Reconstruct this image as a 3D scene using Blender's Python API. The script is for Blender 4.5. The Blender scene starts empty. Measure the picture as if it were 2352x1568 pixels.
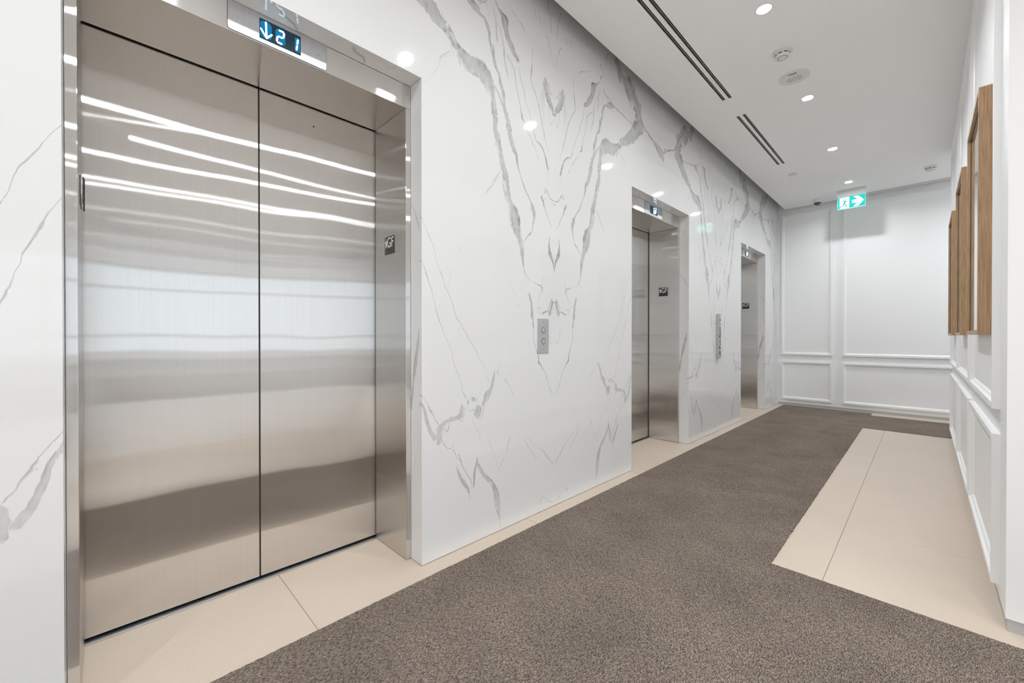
import bpy, bmesh, math, random
import numpy as np
from mathutils import Vector, Matrix
from mathutils.geometry import delaunay_2d_cdt

random.seed(7)
rng = np.random.default_rng(7)
S = bpy.context.scene
C = S.collection

# ------------------------------------------------------------------ camera, world, exposure
CAM = (1.6271, 0.0, 1.0592)
cd = bpy.data.cameras.new('camera')
cd.sensor_width = 36.0
cd.lens = 939.5176 / 2352 * 36.0
cd.shift_y = -(784 - 777.236) / 2352
cd.clip_start = 0.02
cam = bpy.data.objects.new('camera', cd)
C.objects.link(cam)
cam.location = CAM
cam.rotation_euler = (math.radians(90 - 0.299), 0.0, math.radians(45.225))
S.camera = cam

S.view_settings.view_transform = 'Standard'
S.view_settings.look = 'None'
S.view_settings.gamma = 1.0
S.view_settings.use_curve_mapping = False
S.view_settings.exposure = 0.06
S.cycles.use_denoising = True
S.cycles.max_bounces = 9
S.cycles.diffuse_bounces = 6
S.cycles.glossy_bounces = 4
S.cycles.transparent_max_bounces = 6
S.cycles.caustics_reflective = True
S.cycles.use_adaptive_sampling = True
S.cycles.adaptive_threshold = 0.03
S.cycles.sample_clamp_indirect = 4.0

SKY = 2.4            # daylight outside the lobby windows
DOWN_W = 8.0        # each recessed downlight
world = bpy.data.worlds.new('daylight')
S.world = world
world.use_nodes = True
bg = world.node_tree.nodes['Background']
bg.inputs['Color'].default_value = (0.78, 0.90, 1.0, 1)
bg.inputs['Strength'].default_value = SKY

# room dimensions (metres). x = distance from marble wall, y = along the corridor, z = up
H = 3.010            # ceiling
COVE = 3.205          # top of the shadow gap above the ceiling edge
FAR = 7.504          # far wall
RW = 1.837           # right wall face
RW0, RW1 = 2.295, 6.33   # its near and far corner
NEAR = -2.6          # wall behind the camera
LOB = 12.3           # window wall of the lobby
OPEN_H = 2.243       # top of the elevator openings
OPEN_W = 0.5565      # half width of an opening
DOORS = [0.4735, 3.502, 6.233]   # elevator centres
CEIL_X, CEIL_Y = 0.107, 7.432    # free edges of the ceiling

# portal that guides the daylight through the lobby glazing
def portal(loc, rot, sx, sy):
    d = bpy.data.lights.new('window_portal', 'AREA'); d.shape = 'RECTANGLE'; d.size = sx; d.size_y = sy; d.cycles.is_portal = True
    o = bpy.data.objects.new('window_portal', d); C.objects.link(o); o.location = loc; o.rotation_euler = rot
portal((LOB + 0.12, (NEAR + RW0) / 2, 1.78), (math.radians(90), 0, math.radians(90)), 4.7, 2.35)

# ------------------------------------------------------------------ materials
def new_mat(name):
    m = bpy.data.materials.new(name); m.use_nodes = True
    nt = m.node_tree; nt.nodes.clear()
    out = nt.nodes.new('ShaderNodeOutputMaterial')
    return m, nt, out
def N(nt, t, **kw):
    n = nt.nodes.new(t)
    for k, v in kw.items(): setattr(n, k, v)
    return n
def principled(name, color, rough=0.5, metal=0.0, spec=0.5, coat=0.0, noise=0.0, nscale=20.0, bump=0.0, bscale=200.0, emit=None, estr=0.0):
    m, nt, out = new_mat(name)
    p = N(nt, 'ShaderNodeBsdfPrincipled')
    p.inputs['Base Color'].default_value = (*color, 1)
    p.inputs['Roughness'].default_value = rough
    p.inputs['Metallic'].default_value = metal
    p.inputs['Specular IOR Level'].default_value = spec
    p.inputs['Coat Weight'].default_value = coat
    if emit:
        p.inputs['Emission Color'].default_value = (*emit, 1); p.inputs['Emission Strength'].default_value = estr
    tc = N(nt, 'ShaderNodeTexCoord')
    if noise:
        nz = N(nt, 'ShaderNodeTexNoise'); nz.inputs['Scale'].default_value = nscale; nz.inputs['Detail'].default_value = 1
        nt.links.new(tc.outputs['Object'], nz.inputs['Vector'])
        mx = N(nt, 'ShaderNodeMix', data_type='RGBA')
        mx.inputs['A'].default_value = (*[c * (1 - noise) for c in color], 1)
        mx.inputs['B'].default_value = (*[min(1, c * (1 + noise)) for c in color], 1)
        nt.links.new(nz.outputs['Fac'], mx.inputs['Factor'])
        nt.links.new(mx.outputs['Result'], p.inputs['Base Color'])
    if bump:
        nb = N(nt, 'ShaderNodeTexNoise'); nb.inputs['Scale'].default_value = bscale
        nt.links.new(tc.outputs['Object'], nb.inputs['Vector'])
        b = N(nt, 'ShaderNodeBump'); b.inputs['Strength'].default_value = bump; b.inputs['Distance'].default_value = 0.001
        nt.links.new(nb.outputs['Fac'], b.inputs['Height'])
        nt.links.new(b.outputs['Normal'], p.inputs['Normal'])
    nt.links.new(p.outputs[0], out.inputs['Surface'])
    return m

def marble_mat():
    m, nt, out = new_mat('polished_marble')
    L = nt.links.new
    p = N(nt, 'ShaderNodeBsdfPrincipled')
    p.inputs['Roughness'].default_value = 0.045
    p.inputs['Specular IOR Level'].default_value = 0.55
    tc = N(nt, 'ShaderNodeTexCoord')
    at = N(nt, 'ShaderNodeAttribute', attribute_name='vein')
    # cloudy white ground
    cl = N(nt, 'ShaderNodeTexNoise'); cl.inputs['Scale'].default_value = 1.6; cl.inputs['Detail'].default_value = 1
    L(tc.outputs['Object'], cl.inputs['Vector'])
    g = N(nt, 'ShaderNodeMix', data_type='RGBA')
    g.inputs['A'].default_value = (0.75, 0.752, 0.755, 1); g.inputs['B'].default_value = (0.785, 0.787, 0.79, 1)
    L(cl.outputs['Fac'], g.inputs['Factor'])
    # streaks inside the veins
    mp = N(nt, 'ShaderNodeMapping'); mp.inputs['Scale'].default_value = (1, 60, 9)
    L(tc.outputs['Object'], mp.inputs['Vector'])
    ns = N(nt, 'ShaderNodeTexNoise'); ns.inputs['Scale'].default_value = 1.0; ns.inputs['Detail'].default_value = 3
    ns.inputs['Distortion'].default_value = 0.8
    L(mp.outputs[0], ns.inputs['Vector'])
    r = N(nt, 'ShaderNodeMapRange'); r.inputs['From Min'].default_value = 0.3; r.inputs['From Max'].default_value = 0.7
    r.inputs['To Min'].default_value = 0.84; r.inputs['To Max'].default_value = 1.18
    L(ns.outputs['Fac'], r.inputs['Value'])
    mul = N(nt, 'ShaderNodeMath', operation='MULTIPLY', use_clamp=True)
    L(at.outputs['Fac'], mul.inputs[0]); L(r.outputs[0], mul.inputs[1])
    v = N(nt, 'ShaderNodeMix', data_type='RGBA')
    v.inputs['B'].default_value = (0.21, 0.21, 0.20, 1)
    L(g.outputs['Result'], v.inputs['A']); L(mul.outputs[0], v.inputs['Factor'])
    L(v.outputs['Result'], p.inputs['Base Color'])
    L(p.outputs[0], out.inputs['Surface'])
    return m

def steel_mat(name, color, grain, rough=0.165, aniso=0.93, wave=0.0):
    """brushed stainless steel; grain = direction of the brushing"""
    m, nt, out = new_mat(name)
    L = nt.links.new
    gl = N(nt, 'ShaderNodeBsdfAnisotropic')
    gl.distribution = 'BECKMANN'
    gl.inputs['Roughness'].default_value = rough
    gl.inputs['Anisotropy'].default_value = aniso
    cv = N(nt, 'ShaderNodeCombineXYZ')
    for i in range(3): cv.inputs[i].default_value = grain[i]
    L(cv.outputs[0], gl.inputs['Tangent'])
    tc = N(nt, 'ShaderNodeTexCoord')
    mp = N(nt, 'ShaderNodeMapping')
    mp.inputs['Scale'].default_value = tuple(2.0 if abs(g) > .5 else 260.0 for g in grain)
    L(tc.outputs['Object'], mp.inputs['Vector'])
    ns = N(nt, 'ShaderNodeTexNoise'); ns.inputs['Scale'].default_value = 1.0; ns.inputs['Detail'].default_value = 2
    L(mp.outputs[0], ns.inputs['Vector'])
    mx = N(nt, 'ShaderNodeMix', data_type='RGBA')
    mx.inputs['A'].default_value = (*[c * 0.955 for c in color], 1); mx.inputs['B'].default_value = (*[min(1, c * 1.045) for c in color], 1)
    L(ns.outputs['Fac'], mx.inputs['Factor']); L(mx.outputs['Result'], gl.inputs['Color'])
    if wave:
        nw = N(nt, 'ShaderNodeTexNoise'); nw.inputs['Scale'].default_value = 1.7; nw.inputs['Detail'].default_value = 1
        L(tc.outputs['Object'], nw.inputs['Vector'])
        b = N(nt, 'ShaderNodeBump'); b.inputs['Strength'].default_value = 1.0; b.inputs['Distance'].default_value = wave
        L(nw.outputs['Fac'], b.inputs['Height']); L(b.outputs[0], gl.inputs['Normal'])
    L(gl.outputs[0], out.inputs['Surface'])
    return m

def tile_mat():
    m, nt, out = new_mat('beige_porcelain')
    L = nt.links.new
    p = N(nt, 'ShaderNodeBsdfPrincipled'); p.inputs['Roughness'].default_value = 0.32
    tc = N(nt, 'ShaderNodeTexCoord')
    oi = N(nt, 'ShaderNodeObjectInfo')
    ad = N(nt, 'ShaderNodeVectorMath', operation='ADD')
    L(tc.outputs['Object'], ad.inputs[0]); L(oi.outputs['Location'], ad.inputs[1])
    n1 = N(nt, 'ShaderNodeTexNoise'); n1.inputs['Scale'].default_value = 2.2; n1.inputs['Detail'].default_value = 4; n1.inputs['Roughness'].default_value = .6
    L(ad.outputs[0], n1.inputs['Vector'])
    a = N(nt, 'ShaderNodeMix', data_type='RGBA')
    a.inputs['A'].default_value = (0.585, 0.480, 0.388, 1); a.inputs['B'].default_value = (0.655, 0.552, 0.458, 1)
    L(n1.outputs['Fac'], a.inputs['Factor'])
    n2 = N(nt, 'ShaderNodeTexNoise'); n2.inputs['Scale'].default_value = 130; n2.inputs['Detail'].default_value = 2
    L(ad.outputs[0], n2.inputs['Vector'])
    r = N(nt, 'ShaderNodeMapRange'); r.inputs['From Min'].default_value = .25; r.inputs['From Max'].default_value = .75
    r.inputs['To Min'].default_value = .95; r.inputs['To Max'].default_value = 1.04
    L(n2.outputs['Fac'], r.inputs['Value'])
    mu = N(nt, 'ShaderNodeMix', data_type='RGBA', blend_type='MULTIPLY'); mu.inputs['Factor'].default_value = 1
    L(a.outputs['Result'], mu.inputs['A']); L(r.outputs[0], mu.inputs['B'])
    L(mu.outputs['Result'], p.inputs['Base Color'])
    L(p.outputs[0], out.inputs['Surface'])
    return m

def carpet_mat():
    m, nt, out = new_mat('loop_pile_carpet')
    L = nt.links.new
    p = N(nt, 'ShaderNodeBsdfPrincipled'); p.inputs['Roughness'].default_value = 0.95; p.inputs['Specular IOR Level'].default_value = 0.1
    tc = N(nt, 'ShaderNodeTexCoord')
    # chevron weave: yarn dashes leaning one way, then the other, in 11 mm rows
    def yarn(ang):
        mp = N(nt, 'ShaderNodeMapping'); mp.inputs['Rotation'].default_value = (0, 0, math.radians(ang)); mp.inputs['Scale'].default_value = (330, 120, 1)
        L(tc.outputs['Object'], mp.inputs['Vector'])
        n = N(nt, 'ShaderNodeTexNoise'); n.inputs['Scale'].default_value = 1.0; n.inputs['Detail'].default_value = 1.5; n.inputs['Distortion'].default_value = 0.9
        L(mp.outputs[0], n.inputs['Vector'])
        return n
    ya, yb = yarn(48), yarn(-40)
    sx = N(nt, 'ShaderNodeSeparateXYZ'); L(tc.outputs['Object'], sx.inputs[0])
    w1 = N(nt, 'ShaderNodeTexNoise'); w1.inputs['Scale'].default_value = 60; L(tc.outputs['Object'], w1.inputs['Vector'])
    q1 = N(nt, 'ShaderNodeMath', operation='MULTIPLY_ADD'); L(w1.outputs['Fac'], q1.inputs[0]); q1.inputs[1].default_value = 0.008; L(sx.outputs['X'], q1.inputs[2])
    q2 = N(nt, 'ShaderNodeMath', operation='PINGPONG'); L(q1.outputs[0], q2.inputs[0]); q2.inputs[1].default_value = 0.011
    q3 = N(nt, 'ShaderNodeMath', operation='GREATER_THAN'); L(q2.outputs[0], q3.inputs[0]); q3.inputs[1].default_value = 0.0055
    n1 = N(nt, 'ShaderNodeMix', data_type='FLOAT'); L(q3.outputs[0], n1.inputs['Factor']); L(ya.outputs['Fac'], n1.inputs['A']); L(yb.outputs['Fac'], n1.inputs['B'])
    r = N(nt, 'ShaderNodeValToRGB')
    e = r.color_ramp.elements
    e[0].position = 0.34; e[0].color = (0.064, 0.050, 0.041, 1)
    e[1].position = 0.66; e[1].color = (0.36, 0.295, 0.247, 1)
    k = r.color_ramp.elements.new(0.5); k.color = (0.190, 0.151, 0.126, 1)
    L(n1.outputs['Result'], r.inputs['Fac'])
    # walked-on patches and weave rows
    n2 = N(nt, 'ShaderNodeTexNoise'); n2.inputs['Scale'].default_value = 3.0; n2.inputs['Detail'].default_value = 3
    L(tc.outputs['Object'], n2.inputs['Vector'])
    r2 = N(nt, 'ShaderNodeMapRange'); r2.inputs['From Min'].default_value = .3; r2.inputs['From Max'].default_value = .7
    r2.inputs['To Min'].default_value = .86; r2.inputs['To Max'].default_value = 1.12
    L(n2.outputs['Fac'], r2.inputs['Value'])
    mu = N(nt, 'ShaderNodeMix', data_type='RGBA', blend_type='MULTIPLY'); mu.inputs['Factor'].default_value = 1
    L(r.outputs[0], mu.inputs['A']); L(r2.outputs[0], mu.inputs['B'])
    L(mu.outputs['Result'], p.inputs['Base Color'])
    b = N(nt, 'ShaderNodeBump'); b.inputs['Strength'].default_value = 0.9; b.inputs['Distance'].default_value = 0.004
    L(n1.outputs['Result'], b.inputs['Height']); L(b.outputs[0], p.inputs['Normal'])
    L(p.outputs[0], out.inputs['Surface'])
    return m

def oak_mat():
    m, nt, out = new_mat('oak')
    L = nt.links.new
    p = N(nt, 'ShaderNodeBsdfPrincipled'); p.inputs['Roughness'].default_value = 0.38
    tc = N(nt, 'ShaderNodeTexCoord')
    mp = N(nt, 'ShaderNodeMapping'); mp.inputs['Scale'].default_value = (620, 620, 10)
    L(tc.outputs['Object'], mp.inputs['Vector'])
    n1 = N(nt, 'ShaderNodeTexNoise'); n1.inputs['Scale'].default_value = 1; n1.inputs['Detail'].default_value = 4; n1.inputs['Distortion'].default_value = .4
    L(mp.outputs[0], n1.inputs['Vector'])
    r = N(nt, 'ShaderNodeValToRGB'); e = r.color_ramp.elements
    e[0].position = .3; e[0].color = (0.29, 0.165, 0.082, 1)
    e[1].position = .62; e[1].color = (0.50, 0.32, 0.178, 1)
    L(n1.outputs['Fac'], r.inputs['Fac']); L(r.outputs[0], p.inputs['Base Color'])
    b = N(nt, 'ShaderNodeBump'); b.inputs['Strength'].default_value = .25; b.inputs['Distance'].default_value = .0006
    L(n1.outputs['Fac'], b.inputs['Height']); L(b.outputs[0], p.inputs['Normal'])
    L(p.outputs[0], out.inputs['Surface'])
    return m

def emission(name, color, strength):
    m, nt, out = new_mat(name)
    e = N(nt, 'ShaderNodeEmission'); e.inputs['Color'].default_value = (*color, 1); e.inputs['Strength'].default_value = strength
    nt.links.new(e.outputs[0], out.inputs['Surface'])
    return m

STEEL = (0.715, 0.70, 0.685)
M = dict(
    marble=marble_mat(), tile=tile_mat(), carpet=carpet_mat(), oak=oak_mat(),
    steel_v=steel_mat('brushed_steel_vertical', STEEL, (0, 0, 1), wave=0.0025),
    steel_j=steel_mat('brushed_steel_jamb', STEEL, (0, 0, 1)),
    steel_h=steel_mat('brushed_steel_horizontal', (0.74, 0.72, 0.70), (0, 1, 0), rough=0.25, aniso=0.8),
    plate=steel_mat('satin_plate', (0.66, 0.67, 0.69), (.25, .35, .9), rough=0.6, aniso=0.2),
    plate2=steel_mat('grey_housing', (0.60, 0.60, 0.60), (.25, .35, .9), rough=0.55, aniso=0.2),
    chrome=principled('polished_steel', (0.75, 0.75, 0.75), 0.15, 1.0),
    paint=principled('white_paint', (0.90, 0.903, 0.906), 0.42, noise=0.012, nscale=3),
    ceilp=principled('ceiling_paint', (0.95, 0.95, 0.948), 0.75, noise=0.01, nscale=2),
    pale=principled('pale_lobby_stone', (0.72, 0.66, 0.60), 0.35, noise=.04, nscale=2),
    grout=principled('grout', (0.30, 0.26, 0.215), 0.9),
    black=principled('black_void', (0.006, 0.006, 0.007), 0.6),
    blackp=principled('black_plastic', (0.02, 0.019, 0.018), 0.35, noise=.1, nscale=400),
    rubber=principled('rubber', (0.015, 0.015, 0.016), 0.5),
    alu=principled('aluminium', (0.62, 0.62, 0.62), 0.35, 1.0),
    alug=principled('grey_aluminium_base', (0.55, 0.565, 0.58), 0.38, 0.6),
    slot=principled('slot_dark', (0.10, 0.095, 0.085), 0.5, 0.3),
    slotm=principled('slot_blade', (0.42, 0.41, 0.38), 0.4, 0.7),
    plastic=principled('white_plastic', (0.78, 0.775, 0.77), 0.45),
    print_=principled('white_print', (0.78, 0.76, 0.73), 0.5),
    greyprint=principled('grey_print', (0.10, 0.095, 0.095), 0.6),
    mirror=principled('mirror_glass', (0.90, 0.93, 0.925), 0.01, 1.0),
    screen=principled('display_screen', (0.012, 0.018, 0.025), 0.15, emit=(0.03, 0.12, 0.20), estr=0.16),
    led=emission('display_led', (0.62, 0.86, 1.0), 5.0),
    ledglow=emission('display_glow', (0.015, 0.22, 0.48), 0.9),
    lens=emission('downlight_lens', (0.95, 0.98, 1.0), 120.0),
    exitg=emission('exit_green', (0.03, 0.62, 0.56), 1.15),
    exitw=emission('exit_white', (0.80, 1.0, 0.97), 1.5),
    exitd=emission('exit_figure', (0.16, 0.62, 0.58), 0.75),
    acrylic=principled('exit_acrylic', (0.62, 0.86, 0.88), 0.2, emit=(0.4, 0.95, 0.9), estr=0.35),
    dome=principled('smoked_dome', (0.06, 0.065, 0.07), 0.08, coat=0.5),
    dark_frame=principled('window_mullion', (0.25, 0.26, 0.27), 0.4, .4),
)
def pane_mat():
    m, nt, out = new_mat('window_glass')
    a = N(nt, 'ShaderNodeBsdfTransparent'); b = N(nt, 'ShaderNodeBsdfGlossy'); b.inputs['Roughness'].default_value = 0.02
    x = N(nt, 'ShaderNodeMixShader'); x.inputs[0].default_value = 0.07
    nt.links.new(a.outputs[0], x.inputs[1]); nt.links.new(b.outputs[0], x.inputs[2]); nt.links.new(x.outputs[0], out.inputs['Surface'])
    return m
M['glass'] = pane_mat()

# ------------------------------------------------------------------ helpers
def link(o, parent=None):
    C.objects.link(o)
    if parent is not None: o.parent = parent
    return o
def tag(o, label=None, cat=None, group=None, kind=None):
    if label: o['label'] = label
    if cat: o['category'] = cat
    if group: o['group'] = group
    if kind: o['kind'] = kind
    return o
def thing(name, loc, label, cat, group=None, rz=0.0):
    o = bpy.data.objects.new(name, None); o.empty_display_size = 0.05
    o.location = loc; o.rotation_euler = (0, 0, rz)
    link(o); return tag(o, label, cat, group)

class MB:
    """collects polygons, then links them as ONE mesh object"""
    def __init__(self): self.v = []; self.f = []
    def add(self, vs, fs):
        k = len(self.v); self.v += [tuple(p) for p in vs]; self.f += [tuple(i + k for i in f) for f in fs]; return self
    def box(self, x0, x1, y0, y1, z0, z1):
        return self.add([(x0, y0, z0), (x1, y0, z0), (x1, y1, z0), (x0, y1, z0), (x0, y0, z1), (x1, y0, z1), (x1, y1, z1), (x0, y1, z1)],
                        [(0, 3, 2, 1), (4, 5, 6, 7), (0, 1, 5, 4), (1, 2, 6, 5), (2, 3, 7, 6), (3, 0, 4, 7)])
    def prism(self, poly, fn, d0, d1):
        """poly: 2-D points counter-clockwise seen from +depth; fn(a, b, depth) -> xyz"""
        n = len(poly)
        vs = [fn(a, b, d0) for a, b in poly] + [fn(a, b, d1) for a, b in poly]
        fs = [tuple(range(n - 1, -1, -1)), tuple(range(n, 2 * n))] + [(i, (i + 1) % n, (i + 1) % n + n, i + n) for i in range(n)]
        return self.add(vs, fs)
    def lathe(self, prof, seg=32, c=(0, 0, 0)):
        """prof: (radius, z) from the outer bottom to the axis"""
        vs = []; fs = []
        for r, z in prof:
            for i in range(seg):
                a = 2 * math.pi * i / seg
                vs.append((c[0] + r * math.cos(a), c[1] + r * math.sin(a), c[2] + z))
        for j in range(len(prof) - 1):
            for i in range(seg):
                a = j * seg + i; b = j * seg + (i + 1) % seg
                fs.append((a, b, b + seg, a + seg))
        return self.add(vs, fs)
    def build(self, name, mat, parent=None, bevel=0.0, smooth=False, loc=None, segs=2):
        me = bpy.data.meshes.new(name)
        me.from_pydata(self.v, [], self.f)
        bm = bmesh.new(); bm.from_mesh(me)
        bmesh.ops.remove_doubles(bm, verts=bm.verts, dist=1e-6)
        bmesh.ops.recalc_face_normals(bm, faces=bm.faces)
        if bevel:
            es = [e for e in bm.edges if len(e.link_faces) == 2 and e.calc_face_angle(0) > 0.6]
            bmesh.ops.bevel(bm, geom=es, offset=bevel, segments=segs, affect='EDGES', profile=0.5, clamp_overlap=True)
        bm.to_mesh(me); bm.free()
        if smooth:
            for p in me.polygons: p.use_smooth = True
        me.materials.append(mat)
        o = bpy.data.objects.new(name, me)
        if loc: o.location = loc
        return link(o, parent)

def box(name, mat, parent, x0, x1, y0, y1, z0, z1, bevel=0.0):
    return MB().box(x0, x1, y0, y1, z0, z1).build(name, mat, parent, bevel)
def rrect(w, h, r, n=5):
    p = []
    for cx, cy, a0 in ((w/2 - r, h/2 - r, 0), (-w/2 + r, h/2 - r, 90), (-w/2 + r, -h/2 + r, 180), (w/2 - r, -h/2 + r, 270)):
        for i in range(n + 1):
            a = math.radians(a0 + 90 * i / n); p.append((cx + r * math.cos(a), cy + r * math.sin(a)))
    return p
def circle(r, n=24, c=(0, 0)):
    return [(c[0] + r * math.cos(2*math.pi*i/n), c[1] + r * math.sin(2*math.pi*i/n)) for i in range(n)]
# faces: which way a flat feature looks
def on_x(x, y, z): return lambda a, b, d: (x + d, y + a, z + b)       # looks along +x, seen with +y to the right
def on_my(x, y, z): return lambda a, b, d: (x + a, y - d, z + b)      # looks along -y, seen with +x to the right
def on_py(x, y, z): return lambda a, b, d: (x - a, y + d, z + b)      # looks along +y
def on_down(x, y, z): return lambda a, b, d: (x + a, y + b, z - d)    # looks down
def feature(name, mat, parent, poly, fn, d0, d1, bevel=0.0):
    return MB().prism(poly, fn, d0, d1).build(name, mat, parent, bevel)

def holed(fn, u0, u1, v0, v1, holes, d0, d1):
    """slab in (u, v) with rectangular holes, from depth d0 to d1, one connected closed mesh"""
    us = sorted({u0, u1, *[h[0] for h in holes], *[h[1] for h in holes]}); us = [u for u in us if u0 <= u <= u1]
    vs = sorted({v0, v1, *[h[2] for h in holes], *[h[3] for h in holes]}); vs = [v for v in vs if v0 <= v <= v1]
    def solid(i, j):
        if not (0 <= i < len(us) - 1 and 0 <= j < len(vs) - 1): return False
        cu = (us[i] + us[i+1]) / 2; cv = (vs[j] + vs[j+1]) / 2
        return not any(h[0] < cu < h[1] and h[2] < cv < h[3] for h in holes)
    m = MB()
    q = lambda *pts: m.add([fn(*p) for p in pts], [tuple(range(len(pts)))])
    for i in range(len(us) - 1):
        for j in range(len(vs) - 1):
            if not solid(i, j): continue
            a, b, c, d = us[i], us[i+1], vs[j], vs[j+1]
            q((a, c, d1), (b, c, d1), (b, d, d1), (a, d, d1)); q((a, d, d0), (b, d, d0), (b, c, d0), (a, c, d0))
            if not solid(i - 1, j): q((a, c, d0), (a, c, d1), (a, d, d1), (a, d, d0))
            if not solid(i + 1, j): q((b, c, d1), (b, c, d0), (b, d, d0), (b, d, d1))
            if not solid(i, j - 1): q((a, c, d0), (b, c, d0), (b, c, d1), (a, c, d1))
            if not solid(i, j + 1): q((a, d, d1), (b, d, d1), (b, d, d0), (a, d, d0))
    return m

def text_mesh(name, body, size, mat, parent, fn, depth=0.0006, off=0.0, sx=1.0):
    cu = bpy.data.curves.new(name, 'FONT'); cu.body = body; cu.size = size
    cu.align_x = 'CENTER'; cu.align_y = 'CENTER'; cu.resolution_u = 8
    to = bpy.data.objects.new(name, cu); C.objects.link(to)
    bpy.context.view_layer.update()
    dg = bpy.context.evaluated_depsgraph_get()
    src = bpy.data.meshes.new_from_object(to.evaluated_get(dg))
    C.objects.unlink(to); bpy.data.objects.remove(to); bpy.data.curves.remove(cu)
    bm = bmesh.new(); bm.from_mesh(src)
    ret = bmesh.ops.extrude_face_region(bm, geom=bm.faces[:])
    for g in ret['geom']:
        if isinstance(g, bmesh.types.BMVert): g.co.z = depth
    for v in bm.verts: v.co = fn(v.co.x * sx, v.co.y, off + v.co.z)
    bmesh.ops.recalc_face_normals(bm, faces=bm.faces)
    me = bpy.data.meshes.new(name); bm.to_mesh(me); bm.free(); bpy.data.meshes.remove(src)
    me.materials.append(mat)
    return link(bpy.data.objects.new(name, me), parent)
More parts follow.
